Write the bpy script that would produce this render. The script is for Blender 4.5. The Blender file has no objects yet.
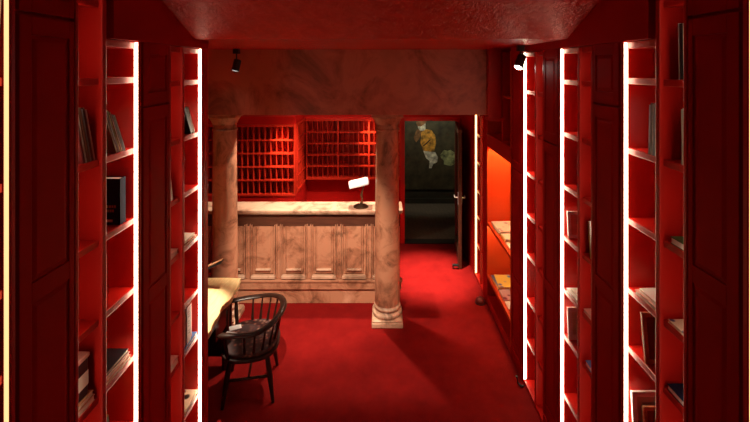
import bpy, bmesh, math, random
from mathutils import Vector, Matrix
random.seed(7)
SC = bpy.context.scene
COL = SC.collection
R = math.radians
F, VX, VY, H, W = 400.0, 381.0, 68.0, 2.70, 1.22   # focal length in pixels, vanishing point, eye height, half width of the aisle

def at(x, y, Y):
    return Vector(((x-VX)*Y/F, Y, H-(y-VY)*Y/F))
def Yx(x, dx=.02):
    return (W+dx)*F/abs(x-VX)

# ------------------------------------------------------------------ materials
def new_mat(name):
    m = bpy.data.materials.new(name); m.use_nodes = True
    nt = m.node_tree; b = nt.nodes['Principled BSDF']
    return m, nt, b
def N(nt, t, **kw):
    n = nt.nodes.new(t)
    for k, v in kw.items(): setattr(n, k, v)
    return n
def ramp(nt, fac, stops):
    r = N(nt, 'ShaderNodeValToRGB'); e = r.color_ramp.elements
    while len(e) < len(stops): e.new(.5)
    for i, (p, c) in enumerate(stops):
        e[i].position = p; e[i].color = (*c, 1)
    nt.links.new(fac, r.inputs[0]); return r.outputs[0]
def noise(nt, scale, detail=4, rough=.55, vec=None, dist=0):
    n = N(nt, 'ShaderNodeTexNoise'); n.inputs['Scale'].default_value = scale
    n.inputs['Detail'].default_value = detail; n.inputs['Roughness'].default_value = rough
    n.inputs['Distortion'].default_value = dist
    if vec is None:
        tc = N(nt, 'ShaderNodeTexCoord'); vec = tc.outputs['Object']
    nt.links.new(vec, n.inputs['Vector']); return n.outputs['Fac']
def bump(nt, b, h, strength, dist=.01):
    bp = N(nt, 'ShaderNodeBump'); bp.inputs['Strength'].default_value = strength; bp.inputs['Distance'].default_value = dist
    nt.links.new(h, bp.inputs['Height']); nt.links.new(bp.outputs[0], b.inputs['Normal'])
def plain(name, c, rough=.5, metal=0, var=.12, scale=30, spec=.5, emit=None):
    m, nt, b = new_mat(name)
    lo = tuple(x*(1-var) for x in c); hi = tuple(min(1, x*(1+var)) for x in c)
    nt.links.new(ramp(nt, noise(nt, scale), [(.3, lo), (.7, hi)]), b.inputs['Base Color'])
    b.inputs['Roughness'].default_value = rough; b.inputs['Metallic'].default_value = metal
    b.inputs['Specular IOR Level'].default_value = spec
    if emit:
        b.inputs['Emission Color'].default_value = (*emit[0], 1); b.inputs['Emission Strength'].default_value = emit[1]
    return m
def glow(name, c, s):
    m, nt, b = new_mat(name)
    b.inputs['Base Color'].default_value = (.8, .8, .8, 1)
    b.inputs['Emission Color'].default_value = (*c, 1); b.inputs['Emission Strength'].default_value = s
    return m
M = {}
M['red'] = plain('red_lacquer', (.50, .010, .006), .32, var=.06, scale=6, spec=.5)
M['red_wall'] = plain('red_wall_paint', (.42, .006, .004), .6, var=.1, scale=4, spec=.15)
def satin():
    m = plain('red_satin_paint', (.38, .005, .004), .5, var=.06, scale=6, spec=.16)
    b = m.node_tree.nodes['Principled BSDF']; b.inputs['Specular Tint'].default_value = (1, .25, .2, 1); return m
M['red_satin'] = satin()
M['niche_red'] = plain('orange_red_lacquer', (.58, .062, .012), .4, var=.06, scale=6, spec=.3)  # red lacquer with the amber glow of the strips mixed into its colour
M['rack_red'] = plain('warm_red_rack_paint', (.50, .022, .008), .4, var=.06, scale=6, spec=.3)
def ceiling_mat():
    m, nt, b = new_mat('glossy_red_ceiling')
    n1 = noise(nt, 9, 6, .65)
    nt.links.new(ramp(nt, n1, [(.3, (.46, .008, .005)), (.7, (.66, .015, .01))]), b.inputs['Base Color'])
    b.inputs['Roughness'].default_value = .27; b.inputs['Specular IOR Level'].default_value = .9; b.inputs['Specular Tint'].default_value = (1, .12, .09, 1)
    n2 = noise(nt, 30, 6, .65)
    bump(nt, b, n2, .8, .03); return m
M['ceiling'] = ceiling_mat()
def carpet_mat():
    m, nt, b = new_mat('red_carpet')
    n1 = noise(nt, 5, 6, .7)
    nt.links.new(ramp(nt, n1, [(.3, (.17, .0035, .0035)), (.7, (.25, .007, .006))]), b.inputs['Base Color'])
    b.inputs['Roughness'].default_value = .95; b.inputs['Specular IOR Level'].default_value = .1
    bump(nt, b, noise(nt, 420, 3, .7), .6, .01); return m
M['carpet'] = carpet_mat()
def marble_mat(name, base, dark, light, scale):
    m, nt, b = new_mat(name)
    n0 = noise(nt, scale, 6, .6, dist=.5)
    c0 = ramp(nt, n0, [(.28, dark), (.45, base), (.6, base), (.75, light)])
    n1 = noise(nt, scale*1.3, 5, .7, dist=.8)
    v = ramp(nt, n1, [(.36, (.26, .19, .15)), (.45, (.72, .64, .6)), (.54, (1, 1, 1))])
    mx = N(nt, 'ShaderNodeMix', data_type='RGBA', blend_type='MULTIPLY'); mx.inputs[0].default_value = .8
    nt.links.new(c0, mx.inputs[6]); nt.links.new(v, mx.inputs[7])
    nt.links.new(mx.outputs[2], b.inputs['Base Color'])
    b.inputs['Roughness'].default_value = .45; return m
M['marble'] = marble_mat('faux_marble', (.50, .225, .13), (.22, .085, .045), (.64, .34, .22), 3.2)
M['marble_light'] = marble_mat('pale_faux_marble', (.66, .42, .29), (.48, .28, .19), (.76, .54, .4), 3.0)
M['plaster'] = marble_mat('beam_plaster', (.54, .15, .09), (.38, .095, .055), (.66, .21, .13), 1.3)
def wood_mat(name, a, b_, scale=(3, 22, 22), rough=.4):
    m, nt, b = new_mat(name)
    tc = N(nt, 'ShaderNodeTexCoord'); mp = N(nt, 'ShaderNodeMapping'); mp.inputs['Scale'].default_value = scale
    nt.links.new(tc.outputs['Object'], mp.inputs[0])
    n = noise(nt, 1.5, 6, .6, mp.outputs[0], 1.0)
    nt.links.new(ramp(nt, n, [(.3, a), (.7, b_)]), b.inputs['Base Color'])
    b.inputs['Roughness'].default_value = rough; return m
M['desk_wood'] = wood_mat('pale_desk_wood', (.62, .40, .17), (.80, .58, .30), (22, 3, 22), .35)
M['dark_wood'] = wood_mat('dark_chair_wood', (.014, .006, .004), (.034, .014, .009), (14, 14, 3), .3)
M['brown_wood'] = wood_mat('brown_wood', (.06, .018, .010), (.11, .036, .02))
M['tan_wood'] = wood_mat('tan_wood', (.42, .2, .1), (.6, .32, .17))
def hall_floor_mat():
    m, nt, b = new_mat('dark_plank_floor')
    tc = N(nt, 'ShaderNodeTexCoord'); mp = N(nt, 'ShaderNodeMapping'); mp.inputs['Rotation'].default_value = (0, 0, R(45))
    nt.links.new(tc.outputs['Object'], mp.inputs[0])
    br = N(nt, 'ShaderNodeTexBrick'); br.inputs['Scale'].default_value = 5
    br.inputs['Color1'].default_value = (.16, .125, .09, 1); br.inputs['Color2'].default_value = (.20, .16, .115, 1)
    br.inputs['Mortar'].default_value = (.06, .045, .03, 1); br.inputs['Mortar Size'].default_value = .02
    nt.links.new(mp.outputs[0], br.inputs['Vector']); nt.links.new(br.outputs[0], b.inputs['Base Color'])
    b.inputs['Roughness'].default_value = .4; return m
M['hall_floor'] = hall_floor_mat()
M['hall_wall'] = plain('dark_hall_wall', (.035, .03, .016), .7, var=.4, scale=3)
M['canvas'] = plain('dark_canvas', (.05, .045, .02), .6, var=.6, scale=6)
def seat_mat():
    m, nt, b = new_mat('patterned_seat')
    tc = N(nt, 'ShaderNodeTexCoord')
    v = N(nt, 'ShaderNodeTexVoronoi'); v.inputs['Scale'].default_value = 26
    nt.links.new(tc.outputs['Object'], v.inputs['Vector'])
    nt.links.new(ramp(nt, v.outputs['Distance'], [(.1, (.30, .15, .10)), (.35, (.10, .03, .025)), (.6, (.04, .012, .012))]), b.inputs['Base Color'])
    b.inputs['Roughness'].default_value = .7; return m
M['seat'] = seat_mat()
M['black'] = plain('black_metal', (.012, .012, .013), .45, var=.1)
M['chrome'] = plain('chrome', (.85, .84, .82), .3, .6, var=.03)
M['bronze'] = plain('bronze', (.16, .10, .06), .3, .9, var=.2)
M['opal'] = plain('white_opal_glass', (.93, .92, .9), .12, var=.02, emit=((1, .96, .9), .12))
M['led'] = glow('warm_led', (1, .76, .52), 12)
M['led_near'] = glow('warm_led_near', (1, .47, .20), 1.6)
M['led_low'] = glow('dim_warm_led', (1, .76, .52), 4)
M['led_amber'] = glow('amber_led', (1, .60, .22), 4)
M['niche_led'] = glow('amber_niche_light', (1, .66, .28), 150)
M['niche_led_low'] = glow('warm_niche_light', (1, .72, .38), 45)
M['lens'] = glow('lit_spot_lens', (1, .93, .82), 60)
M['pages'] = plain('paper_pages', (.78, .66, .56), .8, var=.1, scale=140)
M['cream'] = plain('cream_paper', (.80, .72, .62), .6, var=.06)
M['white'] = plain('white_paper', (.86, .84, .82), .5, var=.04)
M['ink'] = plain('black_cover', (.012, .012, .016), .35)
M['navy'] = plain('navy_cover', (.012, .014, .045), .75, spec=.12)
M['blue'] = plain('blue_cover', (.10, .20, .50), .4)
M['paleblue'] = plain('pale_blue_cover', (.50, .58, .72), .4)
M['yellow'] = plain('yellow_cover', (.72, .46, .08), .45)
M['olive'] = plain('olive_cover', (.30, .18, .05), .5)
M['brownc'] = plain('brown_cover', (.20, .075, .035), .5)
M['maroon'] = plain('maroon_cover', (.13, .012, .012), .45)
M['rust'] = plain('rust_cover', (.45, .12, .04), .45)
M['pink'] = plain('pink_cover', (.72, .38, .32), .5)
M['green'] = plain('green_cover', (.02, .12, .035), .4)
M['grey'] = plain('grey_cover', (.38, .36, .36), .4)
M['ochre'] = plain('ochre_paint', (.52, .27, .035), .6, var=.9, scale=11)
M['bone'] = plain('bone_paint', (.62, .54, .40), .6, var=.9, scale=11)
M['umber'] = plain('umber_paint', (.20, .10, .035), .6, var=.9, scale=11)
M['sage'] = plain('sage_paint', (.26, .30, .13), .6, var=.9, scale=11)
def patterned(name, a, b_, scale):
    m, nt, b = new_mat(name)
    tc = N(nt, 'ShaderNodeTexCoord'); v = N(nt, 'ShaderNodeTexVoronoi'); v.inputs['Scale'].default_value = scale
    nt.links.new(tc.outputs['Object'], v.inputs['Vector'])
    nt.links.new(ramp(nt, v.outputs['Distance'], [(.25, b_), (.4, a)]), b.inputs['Base Color'])
    b.inputs['Roughness'].default_value = .35; return m
M['dotted'] = patterned('cream_cover_with_blue_spots', (.80, .70, .52), (.05, .09, .22), 30)
M['mottled'] = patterned('white_cover_with_black_shapes', (.85, .70, .5), (.03, .02, .02), 15)
M['collage'] = patterned('printed_photo_cover', (.72, .66, .6), (.22, .24, .3), 13)
M['collage2'] = patterned('bright_printed_cover', (.70, .55, .10), (.10, .18, .5), 12)
M['collage3'] = patterned('red_printed_cover', (.5, .35, .35), (.12, .02, .06), 14)

# ------------------------------------------------------------------ mesh helpers
class MB:
    """collects shapes and links them as one mesh object"""
    def __init__(s): s.bm = bmesh.new()
    def box(s, x0, x1, y0, y1, z0, z1):
        x0, x1 = sorted((x0, x1)); y0, y1 = sorted((y0, y1)); z0, z1 = sorted((z0, z1))
        v = [s.bm.verts.new(p) for p in ((x0,y0,z0),(x1,y0,z0),(x1,y1,z0),(x0,y1,z0),(x0,y0,z1),(x1,y0,z1),(x1,y1,z1),(x0,y1,z1))]
        for f in ((0,3,2,1),(4,5,6,7),(0,1,5,4),(1,2,6,5),(2,3,7,6),(3,0,4,7)): s.bm.faces.new([v[i] for i in f])
        return s
    def hexa(s, a, b):
        """two matching quads a (4 points) and b (4 points)"""
        v = [s.bm.verts.new(p) for p in list(a)+list(b)]
        for f in ((0,3,2,1),(4,5,6,7),(0,1,5,4),(1,2,6,5),(2,3,7,6),(3,0,4,7)): s.bm.faces.new([v[i] for i in f])
        return s
    def prism(s, pts, axis, a, b):
        """polygon of 2D points swept along an axis ('x','y','z')"""
        def P(p, t):
            return {'x': (t, p[0], p[1]), 'y': (p[0], t, p[1]), 'z': (p[0], p[1], t)}[axis]
        A = [s.bm.verts.new(P(p, a)) for p in pts]; B = [s.bm.verts.new(P(p, b)) for p in pts]
        n = len(pts)
        s.bm.faces.new(A); s.bm.faces.new(B[::-1])
        for i in range(n): s.bm.faces.new((A[i], B[i], B[(i+1)%n], A[(i+1)%n]))
        return s
    def lathe(s, prof, cx=0, cy=0, n=32, cap=True):
        rings = []
        for r, z in prof:
            rings.append([s.bm.verts.new((cx+r*math.cos(2*math.pi*i/n), cy+r*math.sin(2*math.pi*i/n), z)) for i in range(n)])
        for a, b in zip(rings, rings[1:]):
            for i in range(n): s.bm.faces.new((a[i], a[(i+1)%n], b[(i+1)%n], b[i]))
        if cap: s.bm.faces.new(rings[0][::-1]); s.bm.faces.new(rings[-1])
        return s
    def tube(s, pts, rad, n=10, flat=1.0):
        """sweep; rad may be a number or list; flat squashes the section vertically"""
        pts = [Vector(p) for p in pts]; rings = []
        for i, p in enumerate(pts):
            t = (pts[min(i+1, len(pts)-1)]-pts[max(i-1, 0)]).normalized()
            up = Vector((0, 0, 1)) if abs(t.z) < .95 else Vector((0, 1, 0))
            u = t.cross(up).normalized(); w = u.cross(t).normalized()
            r = rad[i] if isinstance(rad, (list, tuple)) else rad
            rings.append([s.bm.verts.new(p+u*r*math.cos(2*math.pi*k/n)+w*r*flat*math.sin(2*math.pi*k/n)) for k in range(n)])
        for a, b in zip(rings, rings[1:]):
            for i in range(n): s.bm.faces.new((a[i], a[(i+1)%n], b[(i+1)%n], b[i]))
        s.bm.faces.new(rings[0][::-1]); s.bm.faces.new(rings[-1])
        return s
    def build(s, name, mat, parent=None, bevel=0, smooth=False, local=False, segs=2):
        bmesh.ops.recalc_face_normals(s.bm, faces=s.bm.faces)
        me = bpy.data.meshes.new(name); s.bm.to_mesh(me); s.bm.free()
        me.materials.append(M[mat])
        o = bpy.data.objects.new(name, me); COL.objects.link(o)
        if parent is not None:
            o.parent = parent
            if not local:
                off = Vector(parent.location)
                if parent.parent is not None: off = off + Vector(parent.parent.location)
                me.transform(Matrix.Translation(-off))
        if bevel:
            b = o.modifiers.new('bevel', 'BEVEL'); b.width = bevel; b.segments = segs; b.limit_method = 'ANGLE'; b.angle_limit = R(40)
        if smooth:
            for p in me.polygons: p.use_smooth = True
            me.set_sharp_from_angle(angle=R(42))
        return o
def tag(o, label=None, cat=None, group=None, kind=None):
    if label: o['label'] = label
    if cat: o['category'] = cat
    if group: o['group'] = group
    if kind: o['kind'] = kind
    return o
def thing(name, label, cat, loc=(0, 0, 0), group=None, rz=0):
    o = bpy.data.objects.new(name, None); COL.objects.link(o); o.empty_display_size = .05
    o.location = loc; o.rotation_euler = (0, 0, rz)
    return tag(o, label, cat, group, 'thing')
def struct(name, mb, mat, label, cat, bevel=0):
    return tag(mb.build(name, mat, bevel=bevel), label, cat, kind='structure')

# ------------------------------------------------------------------ setting
XL, YB, YN, ZC = -2.70, 6.17, -1.0, 2.89
SL, YS = .465, 2.62
ZN = ZC+SL*(YS-YN)
XO = W+.32
struct('floor', MB().box(XL-.1, XO+.1, YN-.1, YB, -.12, 0), 'carpet', 'red carpet covering the whole library and reception floor', 'floor')
struct('ceiling', MB().prism([(YN-.1, ZN+SL*.1), (YS, ZC), (YB+.1, ZC), (YB+.1, ZC+.12), (YS, ZC+.14), (YN-.1, ZN+.2)], 'x', XL-.1, XO+.1), 'ceiling',
       'glossy dark red ceiling, flat by the beam and sloping up towards the viewer', 'ceiling')
def upper(s):
    # wall above the bookcases, up to the sloping ceiling
    y0 = 1.828; ye = 2.83 if s < 0 else 3.755
    pts = [(y0, 2.835), (ye, 2.835), (ye, ZC+.06), (YS, ZC+.06), (y0, ZC+SL*(YS-y0)+.06)]
    return MB().prism(pts, 'x', s*W, s*(W+.3))
wl = upper(-1)
wl.box(-W-.315, XL, 2.75, 2.82, 0, ZC+.05)
wl.box(XL-.1, XL, 2.75, YB, 0, ZC+.05)
wl.box(-XO-.02, -XO-.1, YN, 2.8, 0, ZN)
struct('wall_left', wl, 'red_wall', 'dark red wall carrying the left row of bookcases', 'wall')
wr = upper(1)
wr.box(XO, XO+.1, YN, YB, 0, ZN)
wr.box(W, XO, 5.22, YB, 0, ZC+.05)                  # past the last slim bookcase
wr.box(W, XO, 4.62, 4.775, 0, ZC+.05)               # post between niche and slim bookcase
wr.box(W, XO, 4.775, 5.22, 2.13, ZC+.05)
struct('wall_right', wr, 'red_wall', 'dark red wall carrying the right row of bookcases', 'wall')
DX0, DX1, DZ = .365, 1.165, 1.885
wb = MB().box(XL-.1, DX0-.05, YB, YB+.12, 0, ZC+.05).box(DX1+.05, XO+.1, YB, YB+.12, 0, ZC+.05).box(DX0-.05, DX1+.05, YB, YB+.12, DZ+.05, ZC+.05)
struct('wall_back', wb, 'red_wall', 'red back wall behind the reception counter', 'wall')
struct('wall_near', MB().box(XL, XO+.1, YN-.1, YN, 0, ZN+.1), 'red_wall', 'red wall behind the viewer', 'wall')
tm = MB().box(DX0-.06, DX0, YB-.02, YB+.13, 0, DZ+.06).box(DX1, DX1+.06, YB-.02, YB+.13, 0, DZ+.06).box(DX0, DX1, YB-.02, YB+.13, DZ, DZ+.06)
struct('trim_1', tm, 'red', 'red frame around the open doorway', 'door frame', .004)
struct('trim_2', MB().box(-W, -W-.31, 2.752, 2.825, 0, 2.835), 'red', 'red end post of the left bookcase row beside the desk', 'trim', .004)
struct('trim_3', MB().box(W, 1.09, 4.05, 4.2, 2.2, ZC).box(W+.02, 1.09, 4.05, 4.2, 2.16, 2.2), 'red', 'dark red post where the beam meets the right wall', 'trim', .004)
struct('trim_4', MB().box(DX0, DX1, YB-.03, YB+.12, 0, .012), 'black', 'dark metal threshold strip under the doorway', 'threshold')
# hall beyond the doorway
struct('floor_hall', MB().box(-.2, 2.1, YB+.12, 8.1, -.1, -.002), 'hall_floor', 'dark plank floor of the hall beyond the doorway', 'floor')
hw = MB().box(-.2, 2.1, 8.0, 8.1, 0, 2.3).box(-.3, -.2, YB+.12, 8.1, 0, 2.3).box(2.1, 2.2, YB+.12, 8.1, 0, 2.3).box(-.3, 2.2, YB+.12, 8.1, 2.3, 2.4)
struct('wall_hall', hw, 'hall_wall', 'dark wall of the hall beyond the doorway', 'wall')
struct('baseboard_hall', MB().box(-.2, 2.1, 7.97, 8.0, 0, .1), 'hall_wall', 'dark skirting at the far end of the hall', 'baseboard')

# beam and columns
BY0 = 4.12
struct('beam', MB().box(XL, 1.105, BY0, BY0+.36, 2.216, ZC+.02), 'plaster', 'wide brown plaster beam resting on the two columns', 'beam', .006)
def column(cx, cy, label):
    t = thing('column', label, 'column', (cx, cy, 0), None)
    b = MB().box(cx-.162, cx+.162, cy-.162, cy+.162, 0, .05)
    b.box(cx-.155, cx+.155, cy-.155, cy+.155, .05, .07)
    b.build('plinth', 'marble_light', t, .008)
    def arc(r, z, rad, n=7):
        return [(r+rad*math.sin(math.pi*i/(n-1)), z+rad*(1-math.cos(math.pi*i/(n-1)))) for i in range(n)]
    prof = [(.12, .07)]+arc(.128, .07, .027)+[(.130, .125), (.122, .132), (.122, .140)]+arc(.122, .142, .021)+[(.138, .185), (.134, .19)]
    MB().lathe(prof, cx, cy, 48).build('base_ring', 'marble_light', t, smooth=True)
    sh = []
    for i in range(25):
        u = i/24; sh.append((.134-.016*u**1.6, .18+u*(2.03-.18)))
    MB().lathe(sh, cx, cy, 48).build('shaft', 'marble', t, smooth=True)
    cap = [(.118, 2.03), (.127, 2.032), (.133, 2.042), (.127, 2.054), (.12, 2.058), (.12, 2.10), (.126, 2.104), (.134, 2.125), (.15, 2.155), (.162, 2.17), (.162, 2.18)]
    MB().lathe(cap, cx, cy, 48).build('capital', 'marble', t, smooth=True)
    MB().box(cx-.166, cx+.166, cy-.15, cy+.166, 2.18, 2.216).build('abacus', 'marble', t, .006)
column(-1.68, 4.305, 'marbled column at the left, its foot hidden behind the wooden desk')
column(.066, 4.305, 'marbled column at the right end of the counter, standing free on its square plinth')

# ------------------------------------------------------------------ reception counter
CX0, CX1, CY = XL+.02, .218, 4.596
ct = thing('reception_counter', 'marbled reception counter with panelled front between the two columns', 'counter', (-.9, CY, 0))
MB().box(CX0, CX1, CY+.02, CY+.2, 0, 1.06).build('body', 'marble', ct)
MB().box(CX0, CX1+.0, CY-.005, CY+.02, 0, .168).build('kickboard', 'marble', ct, .004)
b = MB().box(CX0, CX1+.015, CY-.035, CY+.02, .172, .258)
b.box(CX0, CX1+.025, CY-.05, CY+.02, .258, .285).build('base_rail', 'marble', ct, .006)
b = MB().box(CX0, CX1+.03, 4.50, 4.80, 1.068, 1.098)
b.box(CX0, CX1+.015, 4.52, 4.78, 1.045, 1.068).build('top', 'marble_light', ct, .006)
MB().box(CX0, CX1, CY-.004, CY+.02, .885, 1.045).build('frieze', 'brown_wood', ct)  # dark tone paints in the shade below the overhanging top
pitch = .346; xs0 = (264-VX)*CY/F
k0 = -int((xs0-CX0)/pitch)
for k in range(k0, 5):
    xc = xs0+k*pitch
    if xc+.137 < CX1:
        p = MB().box(xc-.137, xc+.137, CY+.012, CY+.02, .285, .884)
        p.hexa([(xc-.108, CY+.012, .335), (xc+.108, CY+.012, .335), (xc+.108, CY+.012, .884), (xc-.108, CY+.012, .884)],
               [(xc-.098, CY-.006, .345), (xc+.098, CY-.006, .345), (xc+.098, CY-.006, .884), (xc-.098, CY-.006, .884)])
        p.hexa([(xc-.088, CY-.006, .40), (xc+.088, CY-.006, .40), (xc+.088, CY-.006, .884), (xc-.088, CY-.006, .884)],
               [(xc-.078, CY-.018, .41), (xc+.078, CY-.018, .41), (xc+.078, CY-.018, .884), (xc-.078, CY-.018, .884)])
        p.build('panel', 'marble', ct)
        q = MB().box(xc-.137, xc+.137, CY-.05, CY, .298, .332); q.box(xc-.084, xc+.084, CY-.042, CY, .388, .408)
        q.build('panel_sill', 'marble_light', ct, .005)
        q = MB().box(xc-.137, xc-.126, CY-.034, CY+.012, .332, .905).box(xc+.126, xc+.137, CY-.034, CY+.012, .332, .905)
        q.build('panel_moulding', 'marble', ct, .005)
    xp = xc+pitch/2
    if xp < CX1-.01:
        q = MB().box(xp-.034, xp+.034, CY-.006, CY+.02, .285, .884)
        for dx in (-.021, .021): q.box(xp+dx-.006, xp+dx+.006, CY-.030, CY, .30, .91)
        q.build('fluted_strip', 'marble', ct, .004)

# banker's lamp
lx, ly, lz = -.232, 4.62, 1.098
t = thing('desk_lamp', "small banker's lamp with white glass shade standing on the counter", 'lamp', (lx, ly, lz))
MB().lathe([(.085, lz), (.085, lz+.008), (.07, lz+.018), (.03, lz+.028), (.012, lz+.04), (.012, lz+.05)], lx, ly, 32).build('base', 'bronze', t, smooth=True)
MB().tube([(lx+.01, ly, lz+.03), (lx+.015, ly, lz+.09), (lx+.006, ly, lz+.14), (lx+.02, ly, lz+.2), (lx+.035, ly, lz+.25), (lx+.02, ly, lz+.29)], [.014, .009, .013, .008, .007, .006], 12).build('stem', 'bronze', t, smooth=True)
MB().tube([(lx-.09, ly, lz+.245), (lx+.085, ly, lz+.285)], .006, 8).build('shade_arm', 'bronze', t)
# half-round trough shade, tilted
sh = MB(); n = 14
def shp(u, k, r):
    a = math.pi*(k/n); x = -.115+.23*u
    p = Vector((x, -math.cos(a)*r*1.0, math.sin(a)*r*.85))
    p.rotate(Matrix.Rotation(R(-13), 4, 'Y')); return (lx-.018+p.x, ly+p.y, lz+.252+p.z)
rr = [.05, .075, .08, .08, .075, .05]; uu = [0, .03, .1, .9, .97, 1]
rings = [[sh.bm.verts.new(shp(u, k, r)) for k in range(n+1)] for u, r in zip(uu, rr)]
for a, b in zip(rings, rings[1:]):
    for k in range(n): sh.bm.faces.new((a[k], a[k+1], b[k+1], b[k]))
sh.bm.faces.new(rings[0]); sh.bm.faces.new(rings[-1])
o = sh.build('lamp_shade', 'opal', t, smooth=True); md = o.modifiers.new('s', 'SOLIDIFY'); md.thickness = .006

# ------------------------------------------------------------------ pigeonholes
def pigeon(label, x0, x1, y, z0, z1, cols, thick_cols, depth=.14, axis='x'):
    """rack facing -Y when axis x; facing +X when axis y (x0,x1 are then Y limits and y is the X plane)"""
    P = (lambda a0, a1, d0, d1, c0, c1: (a0, a1, y+d0, y+d1, c0, c1)) if axis == 'x' else (lambda a0, a1, d0, d1, c0, c1: (y-d1, y-d0, a0, a1, c0, c1))
    loc = ((x0+x1)/2, y, z0) if axis == 'x' else (y, (x0+x1)/2, z0)
    t = thing('pigeonhole_rack', label, 'key rack', loc, 'pigeonhole racks behind the counter')
    MB().box(*P(x0, x1, depth-.01, depth, z0, z1)).build('back_panel', 'rack_red', t)
    f = MB().box(*P(x0, x1, -.01, depth-.01, z1-.03, z1)).box(*P(x0, x1, -.01, depth-.01, z0, z0+.03))
    f.box(*P(x0, x0+.018, -.01, depth-.01, z0+.03, z1-.03)).box(*P(x1-.018, x1, -.01, depth-.01, z0+.03, z1-.03))
    f.build('frame', 'rack_red', t, .003)
    zr = [z0+.03+(z1-z0-.06)*i/5 for i in range(1, 5)]
    for z in zr: MB().box(*P(x0+.018, x1-.018, -.004, depth-.01, z-.009, z+.009)).build('shelf', 'rack_red', t)
    w = (x1-x0-.036)/cols
    for i in range(1, cols):
        th = .012 if i in thick_cols else .0035
        xx = x0+.018+w*i
        MB().box(*P(xx-th, xx+th, -.006 if i in thick_cols else .002, depth-.01, z0+.03, z1-.03)).build('divider', 'rack_red', t)
# boxed-out part on the left with racks on its front and on its side
bx, by = -1.149, 5.345
struct('wall_alcove', MB().box(XL, bx-.14, by+.14, YB, 0, ZC).box(XL, bx, by, YB, 0, .985).box(XL, bx, by, YB, 1.945, 2.05), 'red_wall', 'red boxed-out wall carrying the left rack', 'wall')
xl = XL+.05
nL = round((bx-.0-xl)/.078)
pigeon('red pigeonhole rack nearest the left column, on the boxed-out wall', xl, bx, by, .988, 1.942, nL, ())
pigeon('red pigeonhole rack seen end-on, on the side of the boxed-out wall', by+.142, YB-.002, bx, .988, 1.942, 9, (4,), .138, 'y')
wx = [-1.128, -.71, -.205, .30]
pigeon('red pigeonhole rack on the back wall above the lamp', -1.128, .30, YB-.152, 1.019, 1.93, 18, (6, 12), .15)
struct('trim_5', MB().box(bx, .31, YB-.165, YB, 1.932, 1.96), 'red', 'red ledge along the top of the back wall rack', 'trim')

# ------------------------------------------------------------------ bookcases
DEP = .28
def bookcase(s, Yj, zs, label, top=2.83, zs_far=None, open_top=False, led='led', ledz0=.04, height_side=None):
    Yn = Yj-.405; d0 = Yj-.260; d1 = Yj-.232
    hs = height_side or top
    t = thing('bookcase', label, 'bookcase', (s*W, Yj-.2, 0), 'red built-in bookcases')
    def bx_(x0, x1, *a): return MB().box(s*(W+x0), s*(W+x1), *a)
    bx_(DEP, DEP+.015, Yn-.018, Yj+.018, 0, hs).build('back_panel', 'red', t)
    bx_(0, DEP, Yj, Yj+.018, 0, top).build('side_panel', 'red', t, .003)
    bx_(0, DEP, Yn-.018, Yn, 0, hs).build('side_panel', 'red', t, .003)
    bx_(.006, DEP, d0, d1, .03, hs).build('divider', 'red', t, .003)
    bx_(.004, DEP, Yn, Yj, 0, .03).build('plinth', 'red', t, .003)
    if not open_top:
        bx_(.02, DEP, d1, Yj, top-.033, top).build('header', 'red', t, .002)
        if hs <= top: bx_(.02, DEP, Yn, d0, top-.033, top).build('header', 'red', t, .002)
    for z in zs:
        if z > top-.05 and not open_top:
            bx_(.022, DEP, Yn, d0, z-.03, z).build('shelf', 'red', t, .003); continue
        bx_(.022, DEP, Yn, d0, z-.03, z).build('shelf', 'red', t, .003)
        bx_(.026, DEP, d1, Yj, z-.03, z).build('shelf', 'red', t, .003)
    zt = hs if open_top else top-.002
    ly0, lx1 = (.006, .022) if led == 'led_near' else (.012, .026)
    MB().prism([(s*(W+.0015), Yj-ly0), (s*(W+lx1), Yj-.0005), (s*(W+.0015), Yj-.0005)], 'z', ledz0, zt).build('led_strip', led, t)
    bx_(-.0005, .001, Yj-ly0, Yj, ledz0, zt).build('led_profile', 'red_satin', t)
    bx_(.012, .034, Yn, Yn+.006, ledz0, hs-.04).build('led_strip', 'led_amber' if led == 'led_amber' else 'led_low', t)  # strip added on the near jamb, out of view, to brighten the divider
    return t
Z0 = [.28, .63, .98, 1.34, 1.69, 1.97, 2.32, 2.67, 3.02]
Z1L = [.20, .56, .92, 1.255, 1.595, 1.945, 2.298, 2.655, 2.995]
Z1R = [.20, .53, .85, 1.30, 1.595, 1.945, 2.298, 2.65, 2.995]
Z2 = [.13, .485, .89, 1.20, 1.56, 1.905, 2.265, 2.62]
Z3 = [.385, .74, 1.12, 1.46, 1.815, 2.17, 2.51]
Z4 = [.42, .79, 1.12, 1.49, 1.85]
bookcase(-1, 1.318, Z0, 'red bookcase cut by the left edge of the view', 3.3, open_top=True, height_side=3.5, led='led_near')
bookcase(-1, 2.02, Z1L, 'red bookcase on the left wall between the two panelled cupboards', height_side=3.2)
bookcase(-1, 2.73, Z2, 'red bookcase on the left wall next to the desk and chair')
bookcase(1, 1.332, Z0, 'red bookcase cut by the right edge of the view', 3.3, open_top=True, height_side=3.5, led='led_near')
bookcase(1, 2.02, Z1R, 'nearest fully seen red bookcase on the right wall', height_side=3.2)
bookcase(1, 2.73, Z2, 'red bookcase on the right wall holding white picture frames')
bookcase(1, 3.427, Z3, 'red bookcase on the right wall below the lit spotlight')
bookcase(1, 5.20, Z4, 'slim red bookcase with amber light strip beside the far door', 2.13, led='led_amber')

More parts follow.
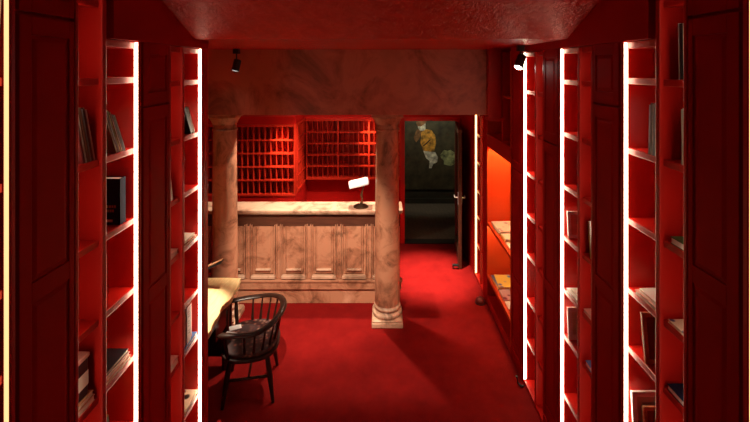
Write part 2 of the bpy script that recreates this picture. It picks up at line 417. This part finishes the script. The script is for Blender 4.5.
# ------------------------------------------------------------------ panelled cupboards
def door_mesh(s, y0, y1, z0, z1, panels):
    m = MB(); x0, x1 = s*W, s*(W+.02)
    st, sf = .048, .024
    def bxx(a, b_, c, d): m.box(x0, x1, a, b_, c, d)
    bxx(y0, y0+st, z0, z1); bxx(y1-sf, y1, z0, z1)
    edges = [z0]
    for a, b_ in panels: edges += [a, b_]
    edges.append(z1)
    for i in range(0, len(edges), 2): bxx(y0+st, y1-sf, edges[i], edges[i+1])
    for a, b_ in panels:
        ya, yb = y0+st, y1-sf; xr = s*(W+.006)
        m.box(xr, x1, ya, yb, a, b_)
        g, h = .006, .022
        m.hexa([(xr, ya+g, a+g), (xr, yb-g, a+g), (xr, yb-g, b_-g), (xr, ya+g, b_-g)],
               [(s*(W+.001), ya+h, a+h), (s*(W+.001), yb-h, a+h), (s*(W+.001), yb-h, b_-h), (s*(W+.001), ya+h, b_-h)])
    return m
def cupboard(s, y0, y1, seam, rail, top, label, ctop=None):
    t = thing('panelled_cupboard', label, 'cupboard', (s*W, (y0+y1)/2, 0), 'panelled cupboards between the bookcases')
    MB().box(s*(W+.022), s*(W+DEP), y0, y1, 0, top).build('carcass', 'red_satin', t)
    MB().box(s*(W-.006), s*(W+.022), y0, y1, 0, .11).build('skirting', 'red_satin', t, .003)
    a = door_mesh(s, y0+.012, y1-.004, .115, seam-.006, [(.20, rail-.035), (rail+.035, seam-.075)])
    a.build('door', 'red_satin', t, .002)
    a = door_mesh(s, y0+.012, y1-.004, seam+.006, top, [(seam+.07, top-.06)])
    a.build('upper_door', 'red_satin', t, .002)
cupboard(-1, 1.338, 1.595, 2.89, 1.91, 3.34, 'dark red panelled cupboard at the far left, nearest the viewer')
cupboard(1, 1.352, 1.595, 2.90, 1.895, 3.34, 'dark red panelled cupboard at the far right, nearest the viewer')
cupboard(-1, 2.042, 2.305, 2.50, 1.50, 2.833, 'dark red panelled cupboard between the two bookcases left of the desk')
cupboard(1, 2.042, 2.305, 2.50, 1.495, 2.833, 'dark red panelled cupboard right of the bookcase with picture frames')
cupboard(1, 2.752, 3.0, 2.16, 1.10, 2.833, 'narrow dark red panelled cupboard left of the bookcase with picture frames')
cupboard(1, 3.447, 3.748, 1.78, .75, 2.833, 'dark red panelled cupboard between the spotlight and the magazine niche')

# ------------------------------------------------------------------ magazine niche
NY0, NY1 = 3.757, 4.615
t = thing('niche_unit', 'red wall unit with lit niche and two sloping-looking shelves of magazines', 'shelf unit', (W, 4.18, 0))
t['label'] = 'red wall unit with an amber lit niche and two shelves of magazines'
def nb(x0, x1, *a): return MB().box(W+x0, W+x1, *a)
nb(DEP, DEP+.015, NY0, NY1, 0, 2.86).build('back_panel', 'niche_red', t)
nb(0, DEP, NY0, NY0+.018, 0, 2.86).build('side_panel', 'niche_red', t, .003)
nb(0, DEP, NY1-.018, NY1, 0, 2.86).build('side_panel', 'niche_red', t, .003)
nb(.0, DEP, NY0+.018, NY1-.018, 0, .09).build('plinth', 'red', t, .003)
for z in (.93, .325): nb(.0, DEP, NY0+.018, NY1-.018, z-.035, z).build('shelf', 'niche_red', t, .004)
nb(0, .025, NY0+.018, NY1-.018, 1.80, 1.93).build('fascia', 'red', t, .003)
nb(-.01, DEP, NY0+.018, NY1-.018, 1.93, 1.955).build('ledge', 'red', t, .004)
nb(.012, DEP, 4.06, 4.085, 1.955, 2.86).build('divider', 'red', t, .003)
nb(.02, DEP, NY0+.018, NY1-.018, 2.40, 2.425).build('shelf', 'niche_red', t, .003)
nb(.04, .07, NY0+.1, NY1-.03, 1.905, 1.928).build('light_strip', 'niche_led', t)
nb(.03, .05, NY0+.1, NY1-.03, .885, .894).build('light_strip', 'niche_led_low', t)

# ------------------------------------------------------------------ books
def book(s, y, z, t, h, d, cover, label, lean=0, dx=.03, group=None, pages='pages', name='book', cat='book', spine_out=True):
    """standing book, spine to the aisle; y is the middle of its foot, lean tips its top towards the viewer"""
    b = .0025
    m = MB().box(0, s*.004, -t/2, t/2, 0, h) if spine_out else MB().box(s*(d-.004), s*d, -t/2, t/2, 0, h)
    m.box(0, s*d, -t/2, -t/2+b, 0, h).box(0, s*d, t/2-b, t/2, 0, h)
    o = m.build(name, cover)
    x0, x1 = (.004, d-.004) if spine_out else (.003, d-.005)
    p = MB().box(s*x0, s*x1, -t/2+b, t/2-b, .003, h-.004).build('pages', pages, o, local=True)
    a = R(lean)
    o.location = (s*(W+dx), y, z+abs(math.sin(a))*t/2+.0005); o.rotation_euler = (a, 0, 0)
    return tag(o, label, cat, group, 'thing')
def flat_book(s, y0, y1, z, t, d, cover, label, dx=.026, group=None, pages='pages', rz=0, name='book', cat='book'):
    cy = (y0+y1)/2; l = (y1-y0)/2; b = min(.003, t*.2)
    m = MB().box(0, s*d, -l, l, 0, b).box(0, s*d, -l, l, t-b, t).box(s*(d-.004), s*d, -l, l, 0, t)
    o = m.build(name, cover)
    MB().box(s*.003, s*(d-.004), -l+.003, l-.003, b, t-b).build('pages', pages, o, local=True)
    o.location = (s*(W+dx), cy, z+.0005); o.rotation_euler = (0, 0, R(rz))
    return tag(o, label, cat, group, 'thing')
def row(s, ys, z, specs, lean, dx, group, tail):
    y = ys
    for i, (cover, t, h, d, look) in enumerate(specs):
        if i: y += ((t+specs[i-1][1])/2+.0015)/math.cos(R(lean))+abs(math.tan(R(lean))*math.sin(R(lean))*(t-specs[i-1][1])/2)
        book(s, y, z, t, h, d, cover, look+' '+tail, lean, dx, group)
# left wall, bookcase between the cupboards
row(-1, 1.684, 2.298, [('maroon', .010, .235, .17, 'dark maroon book, first'), ('cream', .008, .245, .18, 'thin cream book, second'), ('brownc', .015, .24, .17, 'thick brown book, third'),
    ('grey', .008, .235, .18, 'thin grey book, fourth'), ('maroon', .010, .24, .17, 'dark maroon book, fifth'), ('pink', .009, .23, .18, 'pale pink book, last')], 13, .028, 'leaning books in the near bay of the left bookcase', 'in the leaning row nearest the viewer, left wall')
row(-1, 1.892, 2.298, [('olive', .012, .23, .17, 'olive brown book, first'), ('brownc', .010, .225, .16, 'brown book, second'), ('yellow', .007, .225, .17, 'thin ochre book, third'), ('rust', .010, .215, .16, 'rust red book, fourth'),
    ('maroon', .010, .20, .17, 'dark maroon book, fifth'), ('grey', .008, .195, .16, 'thin grey book, last')], 24, .028, 'leaning books in the far bay of the left bookcase', 'of the slanting row above the navy book')
nbk = book(-1, 1.945, 1.945, .045, .222, .16, 'navy', 'thick navy book facing out alone on its shelf, left wall', 0, .035, pages='white')
q = MB()
for zz, x0, x1 in ((.088, .02, .135), (.068, .03, .12)):
    x = x0
    while x < x1:
        w = random.uniform(.006, .012); q.box(-x, -x-w, -.0232, -.0220, zz-.006, zz+.006); x += w+.004
q.build('title_lettering', 'rust', nbk, local=True)
q = MB().box(-.035, -.075, -.0232, -.0220, .014, .026); q.build('cover_label', 'pink', nbk, local=True)
flat_book(-1, 1.632, 1.742, 1.255, .026, .2, 'pink', 'wide pink-edged book lying under the black box, lower of two')
flat_book(-1, 1.635, 1.735, 1.282, .022, .2, 'tan_wood', 'tan book lying directly under the black box, upper of two')
t = thing('storage_box', 'black box with a wide white label band standing on two flat books', 'box', (-W-.05, 1.68, 1.305))
MB().box(-W-.035, -W-.2, 1.632, 1.716, 1.305, 1.465).build('body', 'ink', t, .006)
MB().box(-W-.034, -W-.201, 1.631, 1.717, 1.347, 1.41).build('label_band', 'cream', t, .003)
MB().box(-W-.03, -W-.205, 1.630, 1.719, 1.465, 1.484).build('lid', 'pink', t, .004)
flat_book(-1, 1.800, 1.99, 1.255, .02, .2, 'rust', 'flat rust book at the bottom of the black-topped stack, left wall', .024)
flat_book(-1, 1.803, 1.985, 1.2755, .018, .2, 'pink', 'flat pink book in the middle of the black-topped stack, left wall', .026)
flat_book(-1, 1.806, 1.98, 1.294, .018, .2, 'ink', 'flat black book on top of its stack, left wall', .030)
row(-1, 1.826, .92, [('brownc', .008, .20, .16, 'thin brown book, first'), ('white', .010, .195, .16, 'white book, second'), ('white', .008, .19, .15, 'narrow white book, third'), ('olive', .010, .19, .16, 'olive book, last')], 8, .03, 'books on the lowest seen shelf, left wall', 'standing low below the black-topped stack')
book(-1, 1.2985, 2.67, .008, .27, .16, 'white', 'thin white book at the extreme left edge of the view', -3, .027)
# left wall, bookcase by the desk
book(-1, 2.402, 1.905, .014, .17, .15, 'cream', 'small cream book leaning behind the cupboard edge, left wall', 12, .03)
flat_book(-1, 2.335, 2.455, 1.56, .032, .18, 'pink', 'thick pink book lying in the narrow bay above eye-level desk shelf')['label'] = 'thick pink book lying flat in the narrow near bay, level with the orange magazine'
flat_book(-1, 2.335, 2.462, .89, .042, .2, 'pink', 'thick pink-edged book lying flat low in the narrow bay left of the desk')
row(-1, 2.645, 2.265, [('ink', .030, .20, .17, 'thick black book'), ('brownc', .014, .205, .17, 'brown book behind the black one'), ('cream', .008, .20, .17, 'thin cream book at the back')], 28, .03, 'slanting books high in the bookcase by the desk', 'slanting at the top of the bookcase by the desk')
flat_book(-1, 2.51, 2.70, 1.56, .018, .2, 'rust', 'orange magazine lying flat in the bookcase by the desk, lower of two', .024, name='magazine', cat='magazine')
flat_book(-1, 2.515, 2.69, 1.579, .014, .19, 'cream', 'cream magazine lying on the orange one, bookcase by the desk', .03, name='magazine', cat='magazine')
flat_book(-1, 2.505, 2.71, .89, .024, .2, 'blue', 'blue book lying flat under the thick white book', .024)
wb_ = book(-1, 2.603, .9145, .055, .235, .17, 'white', 'thick white book standing on a blue book, bookcase by the desk', 0, .03)
q = MB()
for zz in (.06, .075, .105, .12, .135, .165, .18, .195): q.box(.0008, -.0004, -.006, .006, zz, zz+.007)
q.build('spine_lettering', 'grey', wb_, local=True)
book(-1, 2.548, .9145, .045, .22, .16, 'pink', 'pink book standing left of the thick white book', 0, .035)
book(-1, 2.655, .9145, .022, .225, .16, 'pink', 'narrow pink book standing right of the thick white book', 0, .04)
flat_book(-1, 2.505, 2.70, .485, .018, .2, 'pink', 'pink book lying under the black and cream patterned one', .024)
flat_book(-1, 2.51, 2.715, .504, .014, .2, 'mottled', 'flat book with black and cream patterned cover, low by the desk', .024)
# right wall, nearest bookcase
row(1, 1.642, 2.65, [('cream', .008, .24, .18, 'thin cream record sleeve, nearest'), ('cream', .007, .235, .18, 'thin cream record sleeve, second'), ('ink', .016, .235, .19, 'black record sleeve, third'), ('white', .007, .237, .18, 'white record sleeve, last')], -1, .03, 'sleeves high on the right', 'high beside the right cupboard')
row(1, 1.637, 2.298, [('brownc', .012, .23, .17, 'brown book, nearest'), ('white', .009, .235, .17, 'white book, second'), ('cream', .008, .23, .17, 'cream book, last')], -1, .03, 'books below the record sleeves', 'directly below the record sleeves, right wall')
flat_book(1, 1.63, 1.722, 1.945, .030, .19, 'green', 'green-covered book lying flat with white page edges, right wall', .026, pages='white')
flat_book(1, 1.625, 1.738, 1.595, .014, .19, 'dotted', 'cream book with blue spots lying flat, right wall', .026)
flat_book(1, 1.625, 1.742, 1.30, .026, .19, 'navy', 'navy book lying flat below the blue-spotted one, right wall', .026, pages='white')
row(1, 1.824, 2.298, [('white', .010, .235, .18, 'white magazine, nearest'), ('paleblue', .010, .24, .18, 'pale blue magazine, second'), ('white', .008, .235, .17, 'slim white magazine, third'), ('grey', .010, .24, .18, 'grey magazine, fourth'),
     ('paleblue', .010, .23, .18, 'pale blue magazine, last')], 2, .03, 'magazines in the far bay of the nearest right bookcase', 'in the upright row, nearest right bookcase')
flat_book(1, 1.80, 1.965, 1.595, .018, .19, 'pink', 'pink book lying flat above the brown picture frame, lower of two', .026)
flat_book(1, 1.80, 1.945, 1.614, .016, .19, 'white', 'white book lying flat on the pink one, above the brown picture frame', .036)
def picture_frame(s, x0, w, y, z, h, fmat, imat, label, lean=-6, bar=.018, mat=None):
    t = thing('picture_frame', label, 'picture frame', (s*x0, y, z+.002)); t.rotation_euler = (R(lean), 0, 0)
    m = MB().box(0, s*w, -.007, .007, 0, bar).box(0, s*w, -.007, .007, h-bar, h).box(0, s*bar, -.007, .007, bar, h-bar).box(s*(w-bar), s*w, -.007, .007, bar, h-bar)
    m.build('frame', fmat, t, .002, local=True)
    MB().box(s*bar, s*(w-bar), -.001, .006, bar, h-bar).build('picture', imat, t, local=True)
    if mat:
        g = bar+.028
        MB().box(s*g, s*(w-g), -.003, -.001, g, h-g).build('inner_picture', mat, t, local=True)
    return t
picture_frame(1, W+.03, .18, 1.893, 1.30, .225, 'tan_wood', 'brownc', 'brown wooden picture frame tilted on its shelf, right wall', -8, .02)
picture_frame(1, W+.026, .2, 1.972, .85, .24, 'white', 'collage', 'large white picture frame at the bottom right, behind a brown one', -5, .024, 'grey')
picture_frame(1, W+.055, .17, 1.93, .85, .20, 'tan_wood', 'brownc', 'brown picture frame standing before the large white frame', -6, .018)
# right wall, bookcase with picture frames
book(1, 2.56, 1.905, .014, .24, .16, 'ink', 'white-edged black book standing above the white picture frame, right wall', 4, .04, pages='white', spine_out=False)
picture_frame(1, W+.032, .18, 2.675, 1.56, .175, 'white', 'pink', 'white picture frame with a pink picture in the bright shelf, right wall', -6, .022)
flat_book(1, 2.51, 2.69, 1.20, .022, .2, 'white', 'white book lying flat between the two white frames, lower of two', .026, pages='white')
flat_book(1, 2.51, 2.65, 1.223, .018, .19, 'cream', 'cream book lying flat between the two white frames, upper of two', .036, pages='white')
picture_frame(1, W+.028, .18, 2.665, .89, .205, 'white', 'cream', 'white picture frame on the lower shelf behind the brown-edged one, right wall', -5, .03)
picture_frame(1, W+.06, .15, 2.60, .89, .18, 'brownc', 'pink', 'small dark-edged picture frame before the lower white frame', -5, .01, 'maroon')
row(1, 2.375, 1.56, [('white', .010, .22, .16, 'white book'), ('yellow', .010, .215, .16, 'yellow book')], -8, .03, 'books peeping out behind the cupboard edge', 'peeping out behind the right middle cupboard')
flat_book(1, 2.34, 2.462, 1.20, .02, .19, 'pink', 'pink book lying flat in the narrow bay behind the right middle cupboard')
flat_book(1, 2.34, 2.44, .89, .028, .19, 'blue', 'blue book lying low in the narrow bay behind the right middle cupboard')
# right wall, bookcase under the spotlight
o = book(1, 3.235, .74, .03, .19, .16, 'white', 'white book alone low in the bookcase under the spotlight', 0, .03)
# slim bookcase by the door
for z, h, c, lb in ((1.49, .13, 'white', 'tiny white book on the second shelf of the slim far bookcase'), (1.12, .2, 'cream', 'tiny cream book on the third shelf of the slim far bookcase'),
                    (.79, .16, 'grey', 'tiny grey book on the fourth shelf of the slim far bookcase'), (.42, .1, 'white', 'tiny white book on the fifth shelf of the slim far bookcase')):
    book(1, 5.08, z, .03, h, .12, c, lb, 0, .04)
# magazines in the niche
def mag(y0, y1, z, t, c, label, dx, d=.22, rz=0):
    return flat_book(1, y0, y1, z, t, d, c, label, dx, 'magazines in the niche', 'white', rz, 'magazine', 'magazine')
mag(4.25, 4.545, .93, .014, 'grey', 'grey magazine under the far stack on the upper niche shelf', .03)
mag(4.255, 4.55, .9445, .012, 'collage', 'white picture magazine topping the far stack on the upper niche shelf', .04, rz=3)
mag(4.06, 4.225, .93, .012, 'yellow', 'yellow magazine in the middle of the upper niche shelf, under another', .035)
mag(4.065, 4.22, .9425, .010, 'collage', 'greyish picture magazine lying on the yellow one, upper niche shelf', .045)
mag(3.83, 4.03, .93, .012, 'white', 'white magazine nearest the viewer on the upper niche shelf', .035)
mag(4.28, 4.53, .325, .014, 'yellow', 'yellow-edged magazine at the bottom of the far stack, lower niche shelf', .028)
mag(4.285, 4.535, .3395, .012, 'blue', 'blue magazine in the middle of the far stack, lower niche shelf', .034, rz=3)
mag(4.27, 4.525, .352, .012, 'collage2', 'blue and yellow picture magazine topping the far stack, lower niche shelf', .05, rz=-4)
mag(4.07, 4.26, .325, .016, 'collage3', 'dark red picture magazine in the middle of the lower niche shelf', .032)
mag(3.93, 4.055, .325, .012, 'white', 'white magazine near the front of the lower niche shelf', .034)
mag(3.80, 3.90, .325, .010, 'paleblue', 'pale blue magazine nearest the viewer on the lower niche shelf', .036)

# ------------------------------------------------------------------ desk and chairs
t = thing('desk', 'pale wooden desk with wavy edge at the left between bookcase and column', 'desk', (-1.7, 3.28, 0))
pts = []
n = 26
for i in range(n+1):
    u = i/n; pts.append((-1.285+.012*math.sin(u*11)+.008*math.sin(u*23), 2.90+u*.80))
for i in range(n+1):
    u = i/n; pts.append((-1.30-u*1.0, 3.715+.012*math.sin(u*9)))
pts += [(-2.3, 2.90)]
MB().prism(pts, 'z', .70, .75).build('tabletop', 'desk_wood', t, .008)
MB().box(-1.36, -1.40, 2.98, 3.62, .56, .698).box(-2.2, -1.36, 3.63, 3.66, .08, .698).box(-1.405, -1.38, 3.34, 3.63, .40, .698).box(-2.2, -1.40, 2.98, 3.02, .56, .698).build('apron', 'dark_wood', t, .003)
for x in (-1.402, -2.18):
    for y in (3.0, 3.6):
        MB().tube([(x, y, .70), (x, y, 0)], [.04, .028], 12).build('leg', 'dark_wood', t, smooth=True)

def arm_chair(loc, rz, label):
    t = thing('arm_chair', label, 'chair', loc, 'dark spindle-backed arm chairs', rz)
    # local axes: +x is the back, z up
    outline = []
    for i in range(40):
        a = 2*math.pi*i/40
        c, s_ = math.cos(a), math.sin(a)
        outline.append((.235*math.copysign(abs(c)**.75, c), .25*math.copysign(abs(s_)**.75, s_)))
    MB().prism(outline, 'z', .365, .395).build('seat', 'dark_wood', t, .01, local=True)
    cu = [(x*.93, y*.93) for x, y in outline]
    o = MB().prism(cu, 'z', .395, .428).build('cushion', 'seat', t, .014, local=True, segs=3)
    # bow rail
    bow = []
    for i in range(33):
        a = R(-118+236*i/32)
        x, y = .02+.245*math.cos(a), .272*math.sin(a)
        if abs(R(-118+236*i/32)) > R(90): x = .02-(abs(a)-R(90))*.44
        bow.append((x, y, .605+.055*max(0, math.cos(a))**1.5))
    bow = [(bow[0][0]-.03, bow[0][1]*.99, bow[0][2]-.004)]+bow+[(bow[-1][0]-.03, bow[-1][1]*.99, bow[-1][2]-.004)]
    MB().tube(bow, [.014, .029]+[.028]*31+[.029, .014], 12, .55).build('bow_rail', 'dark_wood', t, smooth=True, local=True)
    for i in range(11):
        a = R(-100+200*i/10)
        top = (.02+.243*math.cos(a), .27*math.sin(a), .605+.055*max(0, math.cos(a))**1.5)
        bot = (.01+.19*math.cos(a), .215*math.sin(a), .39)
        mid = tuple((p+q_)/2 for p, q_ in zip(top, bot))
        MB().tube([bot, tuple(b_+(m_-b_)*.5 for b_, m_ in zip(bot, mid)), mid, top], [.008, .012, .0085, .007], 8).build('spindle', 'dark_wood', t, smooth=True, local=True)
    for s_ in (-1, 1):
        MB().tube([(-.15, .2*s_, .38), (-.165, .235*s_, .51), (-.17, .262*s_, .605)], [.014, .018, .012], 10).build('arm_post', 'dark_wood', t, smooth=True, local=True)
        for e in (-1, 1):
            MB().tube([(.14*e, .15*s_, .37), (.165*e, .178*s_, .22), (.195*e, .205*s_, 0)], [.018, .022, .013], 10).build('leg', 'dark_wood', t, smooth=True, local=True)
        MB().tube([(-.167, .18*s_, .2), (.167, .18*s_, .2)], .010, 8).build('stretcher', 'dark_wood', t, smooth=True, local=True)
    MB().tube([(0, -.18, .2), (0, .18, .2)], .010, 8).build('stretcher', 'dark_wood', t, smooth=True, local=True)
    return t
ch = arm_chair((-1.10, 3.40, 0), R(10), 'dark spindle-backed arm chair drawn up to the near side of the desk')
t = thing('reading_lamp', 'slim dark reading lamp whose bar-shaped head reaches over the far end of the desk', 'lamp', (-1.98, 3.55, .75))
MB().lathe([(.07, .75), (.07, .762), (.02, .77), (.012, .775)], -1.98, 3.55, 24).build('base', 'black', t, smooth=True)
MB().tube([(-1.98, 3.55, .77), (-1.98, 3.55, .84), at(196, 272, 3.6)], .009, 8).build('arm', 'black', t, smooth=True)
a, b_ = at(195, 272.2, 3.6), at(222.5, 259.6, 3.6)
dz = Vector((0, 0, .022)); dy = Vector((0, .03, 0))
MB().hexa([a-dy-dz, b_-dy-dz, b_+dy-dz, a+dy-dz], [a-dy*.6, b_-dy*.6, b_+dy*.6, a+dy*.6]).build('head', 'black', t, .003)
MB().hexa([a-dy*.6, b_-dy*.6, b_+dy*.6, a+dy*.6], [a-dy*.6+dz*.25, b_-dy*.6+dz*.25, b_+dy*.6+dz*.25, a+dy*.6+dz*.25]).build('head_cover', 'tan_wood', t)
for i, (x, y, rz, lb) in enumerate(((-1.275, 3.50, 25, 'white paper sheet on the chair seat, farther one'), (-1.285, 3.41, -15, 'white paper sheet on the chair seat, nearer one'))):
    o = MB().box(-.05, .05, -.03, .03, 0, .003).build('paper_sheet', 'white'); o.location = (x, y, .4285); o.rotation_euler = (0, 0, R(rz))
    tag(o, lb, 'paper', 'papers on the chair seat', 'thing')

# ------------------------------------------------------------------ open door
hy = YB-.03; hx = DX1-.01
fx, fy = 1.06, 5.36
L = math.hypot(hx-fx, hy-fy); ang = math.atan2(fy-hy, fx-hx)
t = thing('door_1', 'dark glazed door standing open at the right of the doorway', 'door', (hx, hy, 0), None, ang); t['kind'] = 'structure'
m = MB().box(0, .09, -.022, .022, .012, DZ-.01).box(L-.09, L, -.022, .022, .012, DZ-.01).box(.09, L-.09, -.022, .022, .012, .16).box(.09, L-.09, -.022, .022, DZ-.11, DZ-.01)
m.build('door_frame', 'brown_wood', t, .003, local=True)
gm, nt, bb = new_mat('dark_glass'); bb.inputs['Base Color'].default_value = (.02, .02, .015, 1); bb.inputs['Roughness'].default_value = .08
gm_n = noise(nt, 3); M['glass'] = gm
MB().box(.09, L-.09, -.004, .004, .16, DZ-.11).build('glass_panel', 'glass', t, local=True)
for s_ in (-1, 1):
    q = MB().box(L-.062, L-.028, s_*.022, s_*.027, .86, 1.02).tube([(L-.045, s_*.024, .95), (L-.045, s_*.065, .95)], .009, 8).tube([(L-.045, s_*.065, .95), (L-.10, s_*.068, .95), (L-.16, s_*.066, .945)], .009, 8)
    q.build('lever_handle', 'chrome', t, smooth=True, local=True)
MB().box(L-.03, L+.01, -.10, -.022, .04, .06).box(L-.03, L-.01, -.10, -.085, .012, .05).build('door_holder', 'black', t, .003, local=True)
MB().box(L-.16, L-.02, -.03, .03, DZ-.06, DZ-.02).build('door_closer', 'chrome', t, .004, local=True)

# painting in the hall
PY = 7.985
c0, c1 = at(400, 112, PY), at(475, 205, PY)
t = thing('painting', 'large dark painting at the end of the hall showing a figure in an ochre coat', 'painting', ((c0.x+c1.x)/2, PY, .28))
MB().box(c0.x, c1.x, PY-.012, PY+.012, .28, 1.95).build('canvas', 'canvas', t)
def patch(name, mat, pix, dy):
    ps = [at(x, y, PY) for x, y in pix]
    MB().prism([(p.x, p.z) for p in ps], 'y', PY-.012-dy, PY-.0115).build(name, mat, t)
def blob(cx, cy, rx, ry, rot=0, n=14, j=.12, seed=0):
    rnd = random.Random(seed); o = []
    for i in range(n):
        a = 2*math.pi*i/n; k = 1+rnd.uniform(-j, j)
        x, y = rx*k*math.cos(a), ry*k*math.sin(a); c, s_ = math.cos(rot), math.sin(rot)
        o.append((cx+x*c-y*s_, cy+x*s_+y*c))
    return o
patch('painted_head', 'bone', blob(422, 126, 4, 5, .2, seed=1), .002)
patch('painted_hair', 'umber', blob(421, 122.5, 5, 3.4, -.3, seed=2), .003)
patch('painted_arm', 'umber', blob(417.5, 135, 3, 7, .3, seed=9), .0015)
patch('painted_coat', 'ochre', [(421, 132), (426, 129), (431, 130), (435, 135), (436, 143), (434, 151), (429, 152), (423, 150), (420.5, 143), (421, 137)], .002)
patch('painted_trousers', 'bone', [(423, 150.5), (430, 151.5), (435, 152), (438, 157), (437, 162), (433, 164), (431.5, 168), (429, 168), (429.5, 161), (426, 158)], .0025)
patch('painted_cane', 'ink', [(423, 145.5), (430, 139), (430.6, 139.8), (423.6, 146.3)], .004)
patch('painted_foliage', 'sage', blob(449, 157, 8, 7.5, .2, 16, .2, 5), .0015)

# ------------------------------------------------------------------ ceiling spotlights
def spot_fixture(loc, aim, label, lens, inset=.02):
    loc = Vector(loc)
    t = thing('spotlight', label, 'spotlight', loc)
    MB().box(loc.x-.028, loc.x+.028, loc.y-.028, loc.y+.028, ZC-.05, ZC-.0005).build('mount', 'black', t, .004)
    MB().tube([(loc.x, loc.y, ZC-.05), (loc.x, loc.y, loc.z)], .007, 8).build('arm', 'black', t)
    d = (Vector(aim)-loc).normalized()
    h = MB(); a_ = d.orthogonal().normalized(); b_ = d.cross(a_)
    prof = [(.001, -.056), (.03, -.055), (.036, -.05), (.036, .06), (.032, .06), (.032, inset-.003), (.001, inset-.003)]
    rings = [[h.bm.verts.new(loc+d*u+(a_*math.cos(2*math.pi*k/24)+b_*math.sin(2*math.pi*k/24))*q) for k in range(24)] for q, u in prof]
    for ra, rb in zip(rings, rings[1:]):
        for k in range(24): h.bm.faces.new((ra[k], ra[(k+1) % 24], rb[(k+1) % 24], rb[k]))
    h.build('head', 'black', t, smooth=True)
    MB().tube([loc+d*(inset-.002), loc+d*inset], [.031, .031], 20).build('lens', lens, t)
    return loc+d*.075, d
def spot(name, loc, aim, energy, size, color=(1, .82, .62), blend=.5, radius=.03):
    l = bpy.data.lights.new(name, 'SPOT'); l.energy = energy; l.spot_size = R(size); l.spot_blend = blend; l.color = color; l.shadow_soft_size = radius
    o = bpy.data.objects.new(name, l); COL.objects.link(o); o.location = loc
    o.rotation_euler = (Vector(aim)-Vector(loc)).to_track_quat('-Z', 'Y').to_euler(); return o
a, d = spot_fixture(at(236.5, 65, 3.95), (-1.75, 3.45, .75), 'black ceiling spotlight on the left before the beam, tilted towards the desk', 'lens')
spot('desk_spot_light', a, (-1.64, 3.14, .75), 620, 27)
a, d = spot_fixture(at(520.5, 61, 3.35), (.45, 2.9, 1.2), 'lit black ceiling spotlight on the right above the bookcases', 'lens', .064)
spot('aisle_spot_light', a, (.45, 3.3, 0), 45, 60)
spot('counter_spot_light', (-.45, 2.0, 3.13), (-.74, 4.6, .36), 720, 37, blend=.75)
spot('doorway_spot_light', (.70, 5.0, 2.8), (.66, 5.2, 0), 1100, 32, blend=.95)
spot('rack_spot_light', (-1.34, 5.02, 2.25), (-1.32, 5.345, 1.62), 110, 32, (1, .78, .46), .9)
spot('rack_spot_light', (-.19, 5.68, 2.25), (-.17, 6.01, 1.64), 120, 32, (1, .78, .46), .9)
spot('counter_top_light', (-.35, 4.78, 2.75), (-.85, 4.6, 1.0), 240, 95)
spot('back_room_light', (-.6, 5.2, 2.8), (-.6, 5.6, 0), 25, 130)  # added fill without a fixture, lifts the whole back room
spot('hall_spot_light', (1.0, 7.0, 2.2), (.95, 7.98, 1.3), 28, 90, (1, .9, .7))

# cable end on the floor by the light strip, and stop on the floor by the niche
o = MB().tube([at(516.5, 376, 3.40), at(518, 383, 3.40)+Vector((0, 0, .0)), at(521, 386, 3.38), at(524, 386, 3.40)], .009, 8).build('cable', 'black', smooth=True)
tag(o, 'short dark cable end at the foot of the bookcase under the spotlight', 'cable', kind='thing')
t = thing('door_stop', 'dark rounded floor stop at the foot of the niche unit', 'door stop', (1.14, 4.60, 0))
MB().lathe([(.05, 0), (.055, .02), (.045, .05), (.02, .065), (.002, .07)], 1.14, 4.60, 24).build('cap', 'maroon', t, smooth=True)
MB().lathe([(.058, 0), (.058, .008)], 1.14, 4.60, 24).build('base_ring', 'black', t)

# ------------------------------------------------------------------ world, camera
w = bpy.data.worlds.new('world'); SC.world = w; w.use_nodes = True
w.node_tree.nodes['Background'].inputs[0].default_value = (0, 0, 0, 1); w.node_tree.nodes['Background'].inputs[1].default_value = 0
cam = bpy.data.cameras.new('camera'); co = bpy.data.objects.new('camera', cam); COL.objects.link(co)
cam.sensor_fit = 'HORIZONTAL'; cam.sensor_width = 36; cam.lens = F/750*36
cam.shift_x = -(VX-375)/750; cam.shift_y = -(211-VY)/750; cam.clip_start = .02
co.location = (0, 0, H); co.rotation_euler = (R(90), 0, 0)
SC.camera = co
SC.view_settings.view_transform = 'Standard'; SC.view_settings.look = 'None'; SC.view_settings.gamma = 1; SC.view_settings.exposure = .22
SC.view_settings.use_curve_mapping = False
SC.cycles.max_bounces = 8; SC.cycles.diffuse_bounces = 5; SC.cycles.use_denoising = True
SC.cycles.sample_clamp_indirect = 6
